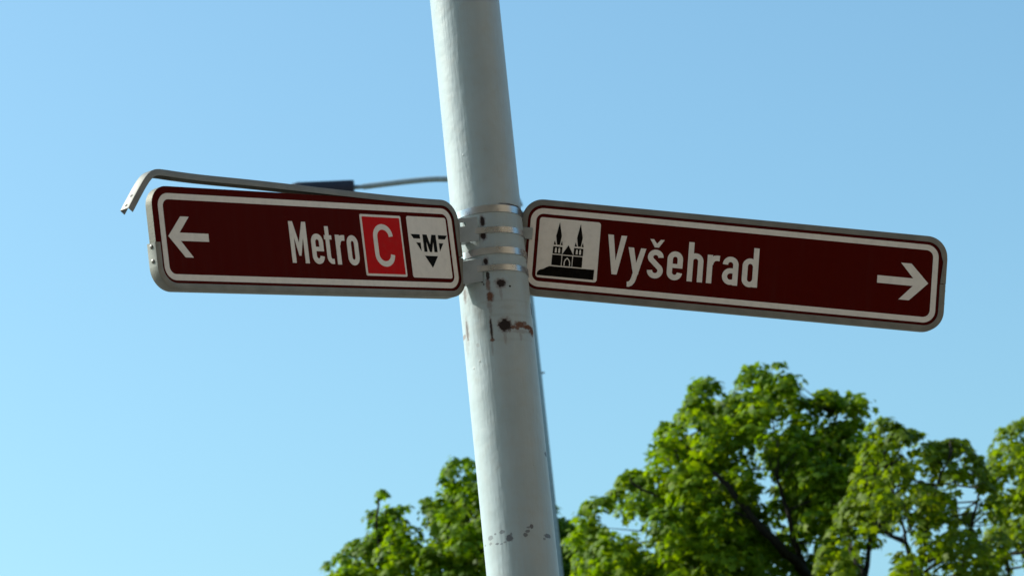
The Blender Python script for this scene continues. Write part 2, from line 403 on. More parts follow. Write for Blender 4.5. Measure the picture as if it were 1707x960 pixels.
def letter(ch, u, v, parent, mat, z=.0009, sx=1.0, sy=1.0, name='letter', label=None):
    mb = MB(); k = 0
    for g_ in glyph(ch):
        z1 = z+.00012*k; k += 1
        if g_[0] == 'p': mb.prism(g_[1], 0, z1*1000)
        else: stroke(mb, g_[1], 0, z1*1000, g_[2], g_[3])
    mb.v = [((u+x*sx)*MMs, (v+y*sy)*MMs, zz*MMs) for x, y, zz in mb.v]
    o = mb.build(name, mat, parent)
    if label: o['label'] = label
    return o
def poly_part(name, polys, mat, parent, z0=0.0, z1=.0007, su=1.0):
    mb = MB()
    for i, p in enumerate(polys):
        mb.prism([(x*su*MMs, y*MMs) for x, y in p], z0, z1+.00008*i)
    return mb.build(name, mat, parent)

# ------------------------------------------------------------------ sign panels
# channel edging section: n (outwards from the panel), z (out of the face), millimetres
LIP = 13.5
CH_PROF = [(-LIP, 2.0), (-LIP, 3.4), (-1.6, 3.4), (-.4, 2.8), (0, 1.6), (0, -22.6), (-.5, -23.8), (-1.6, -24.4), (-LIP, -24.4),
           (-LIP, -23.0), (-2.0, -23.0), (-2.0, 2.0)]
def sweep(name, path, mat, parent, prof=CH_PROF, zoff=None):
    n = len(path); m_ = len(prof); v = []; f = []
    P = [Vector(p) for p in path]
    for i in range(n):
        if i == 0: t_ = P[1]-P[0]
        elif i == n-1: t_ = P[-1]-P[-2]
        else: t_ = (P[i+1]-P[i]).normalized()+(P[i]-P[i-1]).normalized()
        t_.normalize(); nn = Vector((t_.y, -t_.x))
        dz = zoff(i/(n-1)) if zoff else 0
        for a, z in prof:
            q = P[i]+nn*a; v.append((q.x*MMs, q.y*MMs, (z+dz)*MMs))
    for i in range(n-1):
        for j in range(m_):
            k = (j+1) % m_; f.append((i*m_+j, i*m_+k, (i+1)*m_+k, (i+1)*m_+j))
    f += [tuple(range(m_)), tuple(range((n-1)*m_, n*m_))[::-1]]
    return mesh_obj(name, v, f, mat, parent, 32)
def arc_mm(cx, cy, r_, a0, a1, n=12): return arc(cx, cy, r_, r_, a0, a1, n)
def smooth_path(pts, n=6):
    out = []
    for i in range(len(pts)-1):
        p0 = Vector(pts[max(i-1, 0)]); p1 = Vector(pts[i]); p2 = Vector(pts[i+1]); p3 = Vector(pts[min(i+2, len(pts)-1)])
        for k in range(n):
            s = k/n
            out.append(tuple(.5*((2*p1)+(p2-p0)*s+(2*p0-5*p1+4*p2-p3)*s*s+(3*p1-p0-3*p2+p3)*s**3)))
    out.append(tuple(pts[-1])); return out
EO, RO = 20.0, 48.0     # edging stands 20 mm outside the white line; corner radius
def sign_base(name, rot, loc, L, H, label):
    mm = Matrix(rot).to_4x4(); mm.translation = Vector(loc)
    e = empty(name, mm); tag(e, label, 'sign')
    co = MB(); pe = 15.0
    o = [(x*MMs, y*MMs) for x, y in rrect(-pe, L+pe, -H-pe, pe, RO-6, 10)]
    co.prism(o, -.0205, -.0008); co.build('panel', M['core'], e, 40)
    fs = MB(); o = [(x*MMs, y*MMs) for x, y in rrect(-pe+.4, L+pe-.4, -H-pe+.4, pe-.4, RO-6.4, 10)]
    fs.prism(o, -.0009, 0); fs.build('face_sheet', M['brown'], e)
    bd = MB()
    bd.ring([(x*MMs, y*MMs) for x, y in rrect(0, L, -H, 0, 29, 10)], [(x*MMs, y*MMs) for x, y in rrect(12.8, L-12.8, -H+12.8, -12.8, 16.5, 10)], .0, .0006)
    bd.build('border_line', M['white'], e)
    return e, mm.inverted()
def rivet(parent, pts):
    for (x, y, z, nx, ny) in pts:
        n_ = Vector((nx, ny, 0)); c = Vector((x, y, z))*MMs; mb = MB()
        mb.tube([c, c+n_*.0009, c+n_*.0020, c+n_*.0026], [.0046, .0046, .0036, .0016], 14)
        r_ = mb.build('rivet', M['rivet'], parent, 40)
        mb = MB(); mb.tube([c+n_*.0024, c+n_*.0029], [.0012, .0012], 8); mb.build('rivet_pin', M['hole'], r_)

# ---- left sign
L, H = 847.5, 182.0
ROT_L = ((0.6911255304618297, -0.02632536398660995, 0.7222551324530875), (0.7160653227710483, -0.11050763029829347, -0.6892303803305903), (0.09795894379100319, 0.9935265667594542, -0.05752396434985065))
sgL, invL = sign_base('direction_sign', ROT_L, tuple(CAM+(Vector((-0.6679078535110443, -0.6866368747444965, 3.4497045906196298))-CAM)*.9968), L, H,
                      'brown Metro C direction sign with left arrow and its top edging torn loose')
low = [(-EO, -104), (-EO, -H-EO+RO)]+arc_mm(-EO+RO, -H-EO+RO, RO, 180, 270)+arc_mm(L+EO-RO, -H-EO+RO, RO, 270, 360)+[(L+EO, -112)]
o = sweep('edging', low, M['alu'], sgL)
rivet(sgL, [(-EO, -112, -10, -1, 0), (-EO, -142, -10, -1, 0)])
up = [(L+EO, -110), (L+EO, EO-RO)]+arc_mm(L+EO-RO, EO-RO, RO, 0, 90)
lift = [(L+EO-RO, EO), (760, 20.6), (660, 23.2), (560, 26.8), (400, 33.5), (256, 39), (128, 43), (60, 46.5), (30, 48.6), (8, 49), (-8, 45), (-22, 36), (-38, 20), (-58, -4), (-84, -37)]
up = up[:-1]+smooth_path(lift, 5)
o = sweep('edging', up, M['alu'], sgL, zoff=lambda s: 5.0*max(0, (s-.5)/.5)**2)
o['label'] = 'loose bent strip of aluminium edging'
dv = Vector((-26, -33)).normalized(); nv = Vector((dv.y, -dv.x))
for s_ in (10, 36):
    q = Vector((-84, -37))-dv*s_; c = Vector((q.x, q.y, -5))*MMs; nn = Vector((nv.x, nv.y, 0)); mb = MB()
    mb.tube([c-nn*.0003, c+nn*.0004], [.0036, .0036], 12); mb.build('rivet_hole', M['hole'], sgL)
for ch, u_ in (('M', 352.6), ('e', 412.3), ('t', 451.2), ('r', 483.4), ('o', 516.4)):
    letter(ch, u_, -136.8, sgL, M['white'], sx=.965 if ch != 'M' else 1.0)
poly_part('arrow', [[(18.8,-90),(56,-47.8),(78.5,-47.8),(49.5,-82),(126.5,-82),(126.5,-99),(50.5,-99.2),(80.5,-133.5),(59,-133.5)]], M['white'], sgL)
cb = MB(); cb.prism([(x*MMs, y*MMs) for x, y in rrect(564, 688, -159.2, -22.4, 4, 4)], 0, .0006); cp = cb.build('line_plate', M['white'], sgL)
cb = MB(); cb.prism([(x*MMs, y*MMs) for x, y in rrect(569.8, 683, -154.2, -27.8, 1.5, 3)], .0005, .0010); cb.build('red_field', M['red'], cp)
letter('C', 597.2, -138.1, cp, M['white'], z=.0014)
cb = MB(); cb.prism([(x*MMs, y*MMs) for x, y in rrect(705.6, 828.2, -159.9, -21.5, 5, 4)], 0, .0006); lp = cb.build('logo_plate', M['white'], sgL)
for p in ([(713,-62),(741,-62),(741,-71.6),(721,-71.6)], [(727.5,-80.6),(741,-80.8),(741,-99.4)], [(798,-62),(826,-62),(818.3,-71),(798,-71)],
          [(798.2,-80.3),(811.6,-80.3),(798.2,-99.3)], [(750,-110),(790,-110),(770,-136.6)],
          [(749.6,-101),(749.6,-61.8),(762.5,-61.8),(770,-84),(777.5,-61.8),(790.6,-61.8),(790.6,-101),(780.8,-101),(780.8,-77),(773.2,-101),(766.6,-101),(759,-77),(759,-101)]):
    poly_part('logo_mark', [p], M['black'], lp, .0005, .0010)

# ---- right sign
L2, H2, SU = 946.0, 180.75, 946.0/929.0
ROT_R = ((0.9790142894225117, 0.18278603375248031, 0.09011263491637353), (0.11547616741787231, -0.13322549313052456, -0.9843354218652339), (-0.16791746742079577, 0.9740843053068691, -0.1515370921253945))
sgR, invR = sign_base('direction_sign', ROT_R, (0.10500235380323127, 0.004450368758302325, 3.5424792920898107), L2, H2,
                      'brown Vyšehrad direction sign with black church symbol and right arrow')
RJ = -84
low = [(-EO, -92), (-EO, -H2-EO+RO)]+arc_mm(-EO+RO, -H2-EO+RO, RO, 180, 270)+arc_mm(L2+EO-RO, -H2-EO+RO, RO, 270, 360)+[(L2+EO, RJ-5)]
sweep('edging', low, M['alu'], sgR)
up = [(L2+EO+.4, RJ-3.5), (L2+EO+.4, EO-RO)]+arc_mm(L2+EO-RO, EO-RO, RO, 0, 90)+arc_mm(-EO+RO, EO-RO, RO, 90, 180)+[(-EO, -91)]
sweep('edging', up, M['alu'], sgR)
rivet(sgR, [(L2+EO, RJ-18, -10, 1, 0), (L2+EO, RJ-48, -10, 1, 0)])
for ch, u_ in (('V', 176.5), ('y', 224.3), ('s', 269.3), ('e', 314.0), ('h', 360.3), ('r', 404.2), ('a', 439.2), ('d', 484.4)):
    o = letter(ch, u_*SU, -136.4, sgR, M['white'], sx=SU*.985)
    if ch == 's': letter('caron', 272*SU, -65.7, o, M['white'], sx=SU*.985, name='caron')
poly_part('arrow', [[(909,-89.8),(867.8,-47.4),(844,-47.4),(874.2,-81.2),(792,-81.2),(792,-98.8),(874,-98.8),(843,-132.6),(867.2,-132.6)]], M['white'], sgR, su=SU)
cb = MB(); cb.prism([(x*SU*MMs, y*MMs) for x, y in rrect(20.5, 158.3, -159, -20.8, 6, 4)], 0, .0006); lp = cb.build('church_plate', M['white'], sgR)
def tower(x):   # x = left edge of the tower body, 21 mm wide
    return [('spire', [(x+11.4,-28.4),(x+18,-60),(x+15.2,-80.8),(x+8.6,-80.8),(x+5.4,-60.8)]),
            ('pinnacle', [(x+3,-71.8),(x+7,-81),(x+1.2,-81)]), ('pinnacle', [(x+19.4,-70.8),(x+21.6,-81),(x+16.8,-81)]),
            ('tower_belfry', [(x+.4,-85),(x+21.4,-85),(x+21.2,-101.8),(x+.2,-101.8)]),
            ('tower_base', [(x-.2,-104.2),(x+20.9,-104.2),(x+20.9,-128.2),(x-.6,-128.2)])]
for x in (54.6, 101.8):
    for nm, p in tower(x):
        q = poly_part(nm, [p], M['black'], lp, .0005, .0010, SU)
        if nm == 'tower_belfry':
            for xx in (x+5, x+12.6):
                mb = MB(); w_ = [(xx, -99), (xx+4.0, -99), (xx+4.0, -92)]+[(xx+2.0+2.0*math.cos(R(a)), -92+4.6*math.sin(R(a))) for a in (30, 60, 90, 120, 150)]+[(xx, -92)]
                mb.prism([(a*SU*MMs, b_*MMs) for a, b_ in w_], .0008, .0013); mb.build('belfry_window', M['white'], lp)
poly_part('gable', [[(89.4,-79.8),(76.4,-102),(102,-102)]], M['black'], lp, .0005, .0010, SU)
poly_part('nave_front', [[(77.3,-104.4),(99.6,-104.4),(99.6,-128.2),(77.3,-128.2)]], M['black'], lp, .0005, .0010, SU)
mb = MB(); stroke(mb, [(82.6,-127.4),(82.6,-119.5),(84.4,-114),(88.6,-109.4),(92.8,-114),(94.8,-119.5),(94.8,-127.4)], .9, 1.3, 2.1)
mb.v = [(x*SU*MMs, y*MMs, z*MMs) for x, y, z in mb.v]; mb.build('portal_arch', M['white'], lp)
poly_part('rock', [[(23.2,-154),(23.6,-147.5),(27,-143),(30.6,-140.8),(36,-139.4),(43,-134.8),(50,-131.2),(151.2,-130.6),(150.6,-153.9)]], M['black'], lp, .0005, .0010, SU)

# ---- clamp bands and brackets
def rr_band(z, hh, phi0, phi1, rfun, thick=.0011, n=72):
    """strap round the pole; phi from -Y towards +X"""
    v = []; f = []
    for k in range(n+1):
        a = phi0+(phi1-phi0)*k/n; r0 = rfun(a)
        for r_, zz in ((r0, z-hh), (r0+thick, z-hh+.0006), (r0+thick, z+hh-.0006), (r0, z+hh)):
            v.append((r_*math.sin(a), -r_*math.cos(a), zz))
    for k in range(n):
        for j in range(4):
            i2 = (j+1) % 4; f.append((k*4+j, k*4+i2, (k+1)*4+i2, (k+1)*4+j))
    f += [(0, 1, 2, 3), (4*n+3, 4*n+2, 4*n+1, 4*n)]
    return v, f
def zc(y, x=817): return cyl_hit(x, y, PR)[1]
for y, hh in ((347.5, .0086), (417.5, .0082)):
    v, f = rr_band(zc(y), hh, -math.pi*.93, math.pi*.72, lambda a: PR+.0006)
    mesh_obj('clamp_band', v, f, M['strap'], sgR, 40, invR)
for y, y0, y1 in ((383.0, 364.5, 405.0), (446.5, 436.0, 474.5)):
    z = zc(y); za, zb = zc(y1, 785), zc(y0, 785)
    pr = lambda a: PR+.0008+(.0052 if a < R(-17) else .0052*max(0, 1-(a-R(-17))/R(9)))
    v, f = rr_band(z, .0072, R(-32), math.pi*1.45, pr)
    bd_ = mesh_obj('clamp_band', v, f, M['strap'], sgL, 40, invL)
    # folded end of the strap in its slot
    a = R(-32); mb = MB()
    v2, f2 = rr_band(z, .0085, R(-34.5), R(-30.5), lambda a: PR+.0068, .004, 4); mb.add(v2, f2)
    mb.build('strap_fold', M['strap'], bd_, None, None).data.transform(invL)
    # bracket: a stand-off channel from the back of the panel end to the pole, with a slot for the strap
    zm = (za+zb)/2; mw = invL.inverted()
    lv = Vector(invL @ Vector((-.07, -.09, zm))).y
    A = mw @ Vector((L*MMs-.004, lv, -.0262)); A.z = zm
    B = Vector(((PR+.0020)*math.sin(R(-15)), -(PR+.0020)*math.cos(R(-15)), zm))
    ex = (B-A); Lp = ex.length; ex.normalize(); ez = Vector((0, 0, 1)); en = ex.cross(ez).normalized()   # en points to the viewer
    fr_ = Matrix((ex, ez, en)).transposed().to_4x4(); fr_.translation = A
    hz = (zb-za)/2; mb = MB(); th = .003
    s0, s1 = .50*Lp, .66*Lp
    zl, zh = ((hz*.30, hz*.66) if y < 400 else (-hz*.92, -hz*.60))
    if y > 400: s0, s1 = .12*Lp, .34*Lp
    mb.box(-.012, s0, -hz, hz, 0, th); mb.box(s1, Lp, -hz, hz, 0, th); mb.box(s0, s1, -hz, zl, 0, th); mb.box(s0, s1, zh, hz, 0, th)
    mb.box(-.012, Lp*.72, hz-.0025, hz-.0001, -.020, -.0002); mb.box(-.012, Lp*.72, -hz+.0001, -hz+.0025, -.020, -.0002)
    mb.v = [tuple(fr_ @ Vector(q)) for q in mb.v]
    br_ = mb.build('bracket', M['bracket'], sgL, None, invL)
    fl = MB(); fl.box(L*MMs-.05, L*MMs+.004, lv-hz*.8, lv+hz*.8, -.0275, -.0247); fl.build('flange', M['bracket'], br_)
    bl = MB(); bl.tube([(L*MMs-.036, lv, -.0275), (L*MMs-.036, lv, -.034)], [.007, .007], 6); bl.build('bolt', M['rivet'], br_)
# right sign brackets, behind the panel end
for y in (347.5, 417.5):
    z = zc(y); mb = MB()
    cz = Vector(invR @ Vector((PR+.004, 0, z)))
    mb.box(-.034, .06, cz.y-.011, cz.y+.011, -.0275, -.0247); mb.box(-.040, -.034, cz.y-.011, cz.y+.011, -.060, -.0247)
    mb.build('bracket', M['bracket'], sgR)
mb = MB(); mb.box(-.0205, .0062, -.0745, -.048, .0036, .0058, .0015); mb.box(-.0235, -.0207, -.0745, -.048, -.026, .0058)
mb.build('clip', M['bracket'], sgR, 40)

# ------------------------------------------------------------------ street lamp behind
LD = 30.0
def lamp():
    pb = at(939, 960, LD); pt = at(892.3, 555, LD)
    mpp = LD/FPX
    rb, rt = .115, .105
    # post axis from its right-hand edge at two heights
    ab = pb - Vector((rb*.995, 0, 0)); at_ = pt - Vector((rt*.995, 0, 0))
    x0, y0 = (ab.x+at_.x)/2+.012, (ab.y+at_.y)/2
    e = empty('street_lamp', Matrix.Translation((x0, y0, 0)))
    tag(e, 'grey street lamp behind the pole, with bent arm and dark head above the Metro sign', 'street lamp')
    top = at(835, 300, LD); zt = top.z
    def rad(z):
        s = (z-pb.z)/(pt.z-pb.z); return max(.05, rb+(rt-rb)*s)
    mb = MB(); zs_ = [0, .3, 1.2, 3, 5, 6.5, 8, zt-.15]
    mb.tube([(0, 0, z) for z in zs_], [.17, .17]+[rad(z) for z in zs_[2:]], 28)
    mb.build('post', M['lamp_post'], e, 40)
    off = Vector((x0, y0, 0))
    px = [(868, 345), (852, 316), (825, 304), (790, 299), (745, 298.7), (720, 299.0), (690, 301.5), (650, 306), (605, 311.5)]
    pts = smooth_path([tuple(at(a, b_, LD)-off) for a, b_ in px], 5)
    pts = [Vector(p) for p in [tuple(q) for q in pts]]
    mb = MB(); mb.tube(pts, [.029]*len(pts), 16); mb.build('arm', M['lamp_post'], e, 50)
    mb = MB(); p0 = at(606, 311.2, LD)-off; p1 = at(588, 312.5, LD)-off; mb.tube([p0, p1], [.022, .022], 14); mb.build('neck', M['lamp_post'], e, 50)
    # head: wedge housing, deep at the neck, thin at the tip
    a = at(590.5, 312.5, LD)-off; tip = at(486, 314, LD)-off
    ax = (tip-a).normalized(); side = ax.cross(Vector((0, 0, 1))).normalized(); upv = side.cross(ax).normalized()
    Ln = (tip-a).length
    secs = [(0, .052, .10, .115), (.04, .055, .115, .12), (.55, .040, .115, .13), (.9, .040, .075, .11), (1.0, .03, .04, .07)]
    mb = MB(); v = []; n = 16
    for s, upz, dn, hw in secs:
        c = a+ax*(Ln*s)
        for k in range(n):
            t_ = 2*math.pi*k/n; cx, sy = math.cos(t_), math.sin(t_)
            cx = math.copysign(abs(cx)**.45, cx); sy = math.copysign(abs(sy)**.45, sy)
            v.append(c+side*(hw*cx)+upv*((upz if sy > 0 else dn)*sy))
    f = [(i*n+k, i*n+(k+1) % n, (i+1)*n+(k+1) % n, (i+1)*n+k) for i in range(len(secs)-1) for k in range(n)]
    f += [tuple(range(n))[::-1], tuple(range((len(secs)-1)*n, len(secs)*n))]
    hd = mesh_obj('lamp_head', v, f, M['lamp_body'], e, 35)
    v = []; g2 = [(.15, .085), (.5, .10), (.8, .085)]
    for s, hw in g2:
        c = a+ax*(Ln*s)-upv*(.118-(.0 if s < .6 else .028))
        v += [c-side*hw, c+side*hw, c-side*hw*.6-upv*.03, c+side*hw*.6-upv*.03]
    f = [(0,2,6,4),(2,3,7,6),(3,1,5,7),(4,6,10,8),(6,7,11,10),(7,5,9,11),(0,1,3,2),(8,10,11,9)]
    mesh_obj('lens', v, f, M['lamp_glass'], hd, 40)
    bz = at(897.5, 613.5, LD); mb = MB(); rz = rad(bz.z)
    mb.tube([(rz-.02, 0, bz.z), (rz+.030, 0, bz.z+.002)], [.010, .010], 10); mb.build('bolt', M['rivet'], e)
lamp()

# ------------------------------------------------------------------ trees
def leaf_material(name, cols, trans):
    t = NT(name); geo = t.n('ShaderNodeNewGeometry'); rnd = geo.outputs['Random Per Island']
    tc = t.n('ShaderNodeTexCoord').outputs['Object']; big = t.noise(tc, .9, 3)
    f = t.math('ADD', t.math('MULTIPLY', rnd, .6), t.math('MULTIPLY', big, .5), clamp=True)
    col = t.ramp(f, [(.15, cols[0]), (.5, cols[1]), (.9, cols[2])])
    t.set(Base_Color=col, Roughness=.55, Specular_IOR_Level=.2)
    tr = t.n('ShaderNodeBsdfTranslucent')
    hs = t.n('ShaderNodeMix', data_type='RGBA', blend_type='MULTIPLY'); hs.inputs[0].default_value = 1
    t.l(col, hs.inputs[6]); hs.inputs[7].default_value = (1.6, 1.5, .3, 1); t.l(hs.outputs[2], tr.inputs[0])
    mx = t.n('ShaderNodeMixShader'); mx.inputs[0].default_value = trans
    t.l(t.bsdf.outputs[0], mx.inputs[1]); t.l(tr.outputs[0], mx.inputs[2]); t.l(mx.outputs[0], t.out.inputs[0])
    return t.m
def bark_material():
    t = NT('bark'); tc = t.n('ShaderNodeTexCoord').outputs['Object']
    n1 = t.noise(tc, 18, 5); t.set(Base_Color=t.ramp(n1, [(.3, (.010, .008, .006)), (.7, (.030, .024, .018))]), Roughness=.9); t.bump(n1, .6, .02)
    return t.m
M['bark'] = bark_material()

# palmate leaf: five toothed lobes round the stalk, in its own plane (y = tip)
LOBES = [(0, -.12), (.48, -.04), (.34, .24), (.54, .52), (.16, .58), (0, 1.0), (-.16, .58), (-.54, .52), (-.34, .24), (-.48, -.04)]
LV = np.array([(0, .22, .05)]+[(x, y, -.22*x*x-.10*y*y) for x, y in LOBES])
LT = np.array([(0, 1+k, 1+(k+1) % len(LOBES)) for k in range(len(LOBES))])
def noise3(p, seeds, freqs):
    s = np.zeros(len(p))
    for (ph, k) in zip(seeds, freqs): s += np.sin(p@k+ph)
    return s/len(seeds)
def make_leaves(name, sprays, mat, parent, origin, size, per, rad):
    """sprays: (n,3) centres, outward directions; each gets a dome of drooping leaves"""
    cen, out = sprays; n = len(cen); m_ = rng.integers(per-3, per+4, n)
    idx = np.repeat(np.arange(n), m_); k = len(idx)
    az = rng.uniform(0, 2*np.pi, k); rad = rad[idx]; rr = rad*np.sqrt(rng.uniform(0.02, 1, k))*rng.uniform(.75, 1.25, n)[idx]
    tilt = np.stack([out[:, 0]*.45, out[:, 1]*.45, np.ones(n)], 1); tilt /= np.linalg.norm(tilt, axis=1)[:, None]
    e1 = np.cross(tilt, np.array([.31, .95, .05])); e1 /= np.linalg.norm(e1, axis=1)[:, None]; e2 = np.cross(tilt, e1)
    d = e1[idx]*np.cos(az)[:, None]+e2[idx]*np.sin(az)[:, None]
    q = (rr/rad)[:, None]
    pos = cen[idx]+d*rr[:, None]-tilt[idx]*(q*q*rad[:, None]*.75)+rng.normal(0, 1, (k, 3))*(rad*.16)[:, None]
    nrm = tilt[idx]+d*(.25+.8*q)+rng.normal(0, .33, (k, 3)); nrm /= np.linalg.norm(nrm, axis=1)[:, None]
    tip = d-tilt[idx]*(.35+.5*q)+rng.normal(0, .35, (k, 3)); tip -= nrm*np.sum(tip*nrm, 1)[:, None]; tip /= np.linalg.norm(tip, axis=1)[:, None]
    sx = np.cross(tip, nrm); s = size*rng.uniform(.5, 1.25, k)
    B = np.stack([sx, tip, nrm], 2)*s[:, None, None]
    V = pos[:, None, :]+np.einsum('kij,vj->kvi', B, LV)-np.array(origin)
    nv = len(LV); F = (LT[None]+(np.arange(k)*nv)[:, None, None]).reshape(-1, 3)
    me = bpy.data.meshes.new(name); V = V.reshape(-1, 3)
    me.vertices.add(len(V)); me.vertices.foreach_set('co', V.ravel().astype(np.float32))
    me.loops.add(F.size); me.loops.foreach_set('vertex_index', F.ravel().astype(np.int32))
    me.polygons.add(len(F)); me.polygons.foreach_set('loop_start', np.arange(0, F.size, 3, dtype=np.int32))
    me.polygons.foreach_set('use_smooth', np.ones(len(F), dtype=bool))
    me.update(calc_edges=True); me.validate(); me.materials.append(mat)
    o = bpy.data.objects.new(name, me); COL.objects.link(o); o.parent = parent; o['kind'] = 'stuff'
    return o, k
def make_tree(label, depth, contour, bottom, limbs, trunk_px, mat, dens, holes=(), size=.115, per=13, rad=.15, thick=1.7, seed=1, spacing=.46, rim_p=.6):
    r2 = np.random.default_rng(seed)
    xs = np.array([c[0] for c in contour], float); ys = np.array([c[1] for c in contour], float)
    xmid = (xs[0]+xs[-1])/2; half = (xs[-1]-xs[0])/2
    mpp = depth/FPX
    r_np, u_np, f_np, c_np = [np.array(v_) for v_ in (CR, CU, CF, CAM)]
    seeds = r2.uniform(0, 6.28, 14); freqs = r2.normal(0, 1, (14, 3)); freqs /= np.linalg.norm(freqs, axis=1)[:, None]
    freqs *= r2.uniform(3.5, 8.5, 14)[:, None]
    lim = np.array([q for lb in limbs if lb[4:] for q in smooth_path(lb[1], 8)]) if any(lb[4:] for lb in limbs) else None
    def inside(P, pad):
        """project to the crown outline: which points lie in the crown, and how far from its rim (m)"""
        q = P-c_np; dep = q@f_np; x = W0/2+FPX*(q@r_np)/dep; y = H0/2-FPX*(q@u_np)/dep; dz = dep-depth
        yt = np.interp(x, xs, ys)
        low = np.sqrt(np.clip(1-((x-xmid)/half)**2, 0, 1)); yb = yt+(bottom-yt)*(.35+.65*low)
        rim = np.minimum(np.minimum((y-yt)*mpp, np.minimum(x-xs[0], xs[-1]-x)*mpp*1.2+.1), (yb-y)*mpp)
        span = thick*np.clip(rim/1.2, 0.08, 1)**.7
        ok = (rim > pad) & (np.abs(dz) < span+.12) & (x > xs[0]) & (x < xs[-1])
        for hx, hy, hr in holes: ok &= ((x-hx)**2+(y-hy)**2) > hr*hr
        if lim is not None:
            dl = np.sqrt(((x[:, None]-lim[None, :, 0])**2+(y[:, None]-lim[None, :, 1])**2).min(1)); ok &= ~((dl < 24) & (dz < -.35))
        return ok, rim, x, y, dz
    def sample(N, pad):
        x = r2.uniform(xs[0], xs[-1], N); y = r2.uniform(ys.min(), bottom, N); dp_ = depth+r2.uniform(-thick, thick, N)
        return c_np+(((x-W0/2)/FPX)[:, None]*r_np-((y-H0/2)/FPX)[:, None]*u_np+f_np)*dp_[:, None]
    # rounded leaf masses, kept apart so that shade gathers between them
    cl = np.zeros((0, 3))
    for _ in range(14):
        Q = sample(900, .15); ok, rim, x, y, dz = inside(Q, .16); Q = Q[ok]
        for q in Q:
            if len(cl) == 0 or np.min(np.linalg.norm((cl-q)*np.array([1, 1, 1.25]), axis=1)) > spacing: cl = np.vstack([cl, q])
    nc = len(cl); rc = spacing*r2.uniform(.55, .95, nc); per_c = int(dens)
    idx = np.repeat(np.arange(nc), per_c); d = r2.normal(0, 1, (len(idx), 3)); d[:, 2] += .45; d /= np.linalg.norm(d, axis=1)[:, None]
    rad_ = rc[idx]*r2.uniform(.45, 1.0, len(idx))**.6
    P1 = cl[idx]+d*rad_[:, None]*np.array([1, 1, .72]); ok, rim, x, y, dz = inside(P1, .06)
    P1, O1 = P1[ok], d[ok]
    # sprays along the outline
    Q = sample(24000, .0); ok, rim, x, y, dz = inside(Q, .03); ok &= (rim < .17) & (np.abs(dz) < .5) & (y < 1000); ok &= r2.uniform(0, 1, len(Q)) < rim_p
    P = np.concatenate([P1, Q[ok]]); O = np.concatenate([O1, np.stack([(x-xmid)/half, dz/thick, np.ones(len(x))*.5], 1)[ok]])
    tb = at(*trunk_px[-1], depth)
    base = Vector((tb.x+.1, tb.y, 0))
    e = empty('tree', Matrix.Translation(base)); tag(e, label, 'tree', 'leafy trees behind the pole')
    org = np.array(base)
    rads = np.concatenate([np.full(len(P1), rad), np.full(len(P)-len(P1), rad*.55)])
    crown, k = make_leaves('crown', (P, O), mat, e, org, size, per, rads)
    tk = MB(); tp = [at(*p[:2], depth) for p in trunk_px]
    pts_ = [base, base+Vector((0, 0, .4))]+tp[::-1]
    tk.tube([p-base for p in pts_], [.30, .22]+[.17-.09*i/max(1, len(tp)-1) for i in range(len(tp))], 14)
    tr_ = tk.build('trunk', M['bark'], e, 60)
    nodes = [(p, .05) for p in tp]
    for lb in limbs:
        dz0 = lb[0]; front = bool(lb[4:]); pp = smooth_path([tuple(at(x, y, depth+dz0*(min(1, i/2) if front else i/max(1, len(lb[1])-1)))) for i, (x, y) in enumerate(lb[1])], 4)
        ra, rb = lb[2]*mpp/2, lb[3]*mpp/2; n = len(pp)
        # limbs wander a little
        pp = [Vector(p)+Vector(r2.normal(0, .012, 3)) for p in pp]
        mb = MB(); mb.tube([p-base for p in pp], [ra+(rb-ra)*i/(n-1) for i in range(n)], 9)
        mb.build('limb', M['bark'], tr_, 60); nodes += [(p, rb) for p in pp]
    # twigs reach from the limbs into the sprays
    tw = MB(); NP = np.array([tuple(q[0]) for q in nodes])
    for i in r2.choice(len(P), min(len(P)//3, 420), replace=False):
        p = P[i]; dd = np.linalg.norm(NP-p, axis=1)+np.maximum(0, NP[:, 2]-p[2]+.1)*2
        j = int(np.argmin(dd)); a = Vector(NP[j]); q = Vector(p)
        if (q-a).length > 2.2: continue
        mid = a.lerp(q, .5)+Vector(r2.normal(0, .06, 3))-Vector((0, 0, .06*(q-a).length))
        Lt = (q-a).length
        tw.tube([a-base, mid-base, q-base], [.007+.007*Lt, .005+.004*Lt, .003], 4, cap=False)
    if tw.v:
        o = tw.build('twigs', M['bark'], e, 60); o['kind'] = 'stuff'
    return e, k

lmA = leaf_material('leaves_deep_green', [(.046, .104, .002), (.104, .194, .003), (.178, .264, .007)], .5)
lmB = leaf_material('leaves_mid_green', [(.050, .108, .002), (.112, .200, .003), (.190, .270, .007)], .5)
lmD = leaf_material('leaves_olive_green', [(.048, .094, .003), (.100, .165, .004), (.165, .225, .008)], .5)
lmC = leaf_material('leaves_yellow_green', [(.056, .108, .003), (.118, .190, .004), (.190, .256, .009)], .5)
conA = [(535,960),(542,932),(555,912),(572,904),(590,892),(610,889),(622,876),(623,838),(629,815),(636,809),(641,822),(648,836),(658,834),(667,822),(679,828),(684,842),(691,857),
        (697,845),(699,832),(712,821),(722,830),(731,822),(735,795),(742,782),(752,760),(762,747),(775,754),(790,757),(810,775),(835,765),(858,775),(880,800),(905,825),(930,848),(945,857),(955,872),(975,880),(1000,888),(1019,893),(1052,897),(1064,924),(1074,960),(1090,1050)]
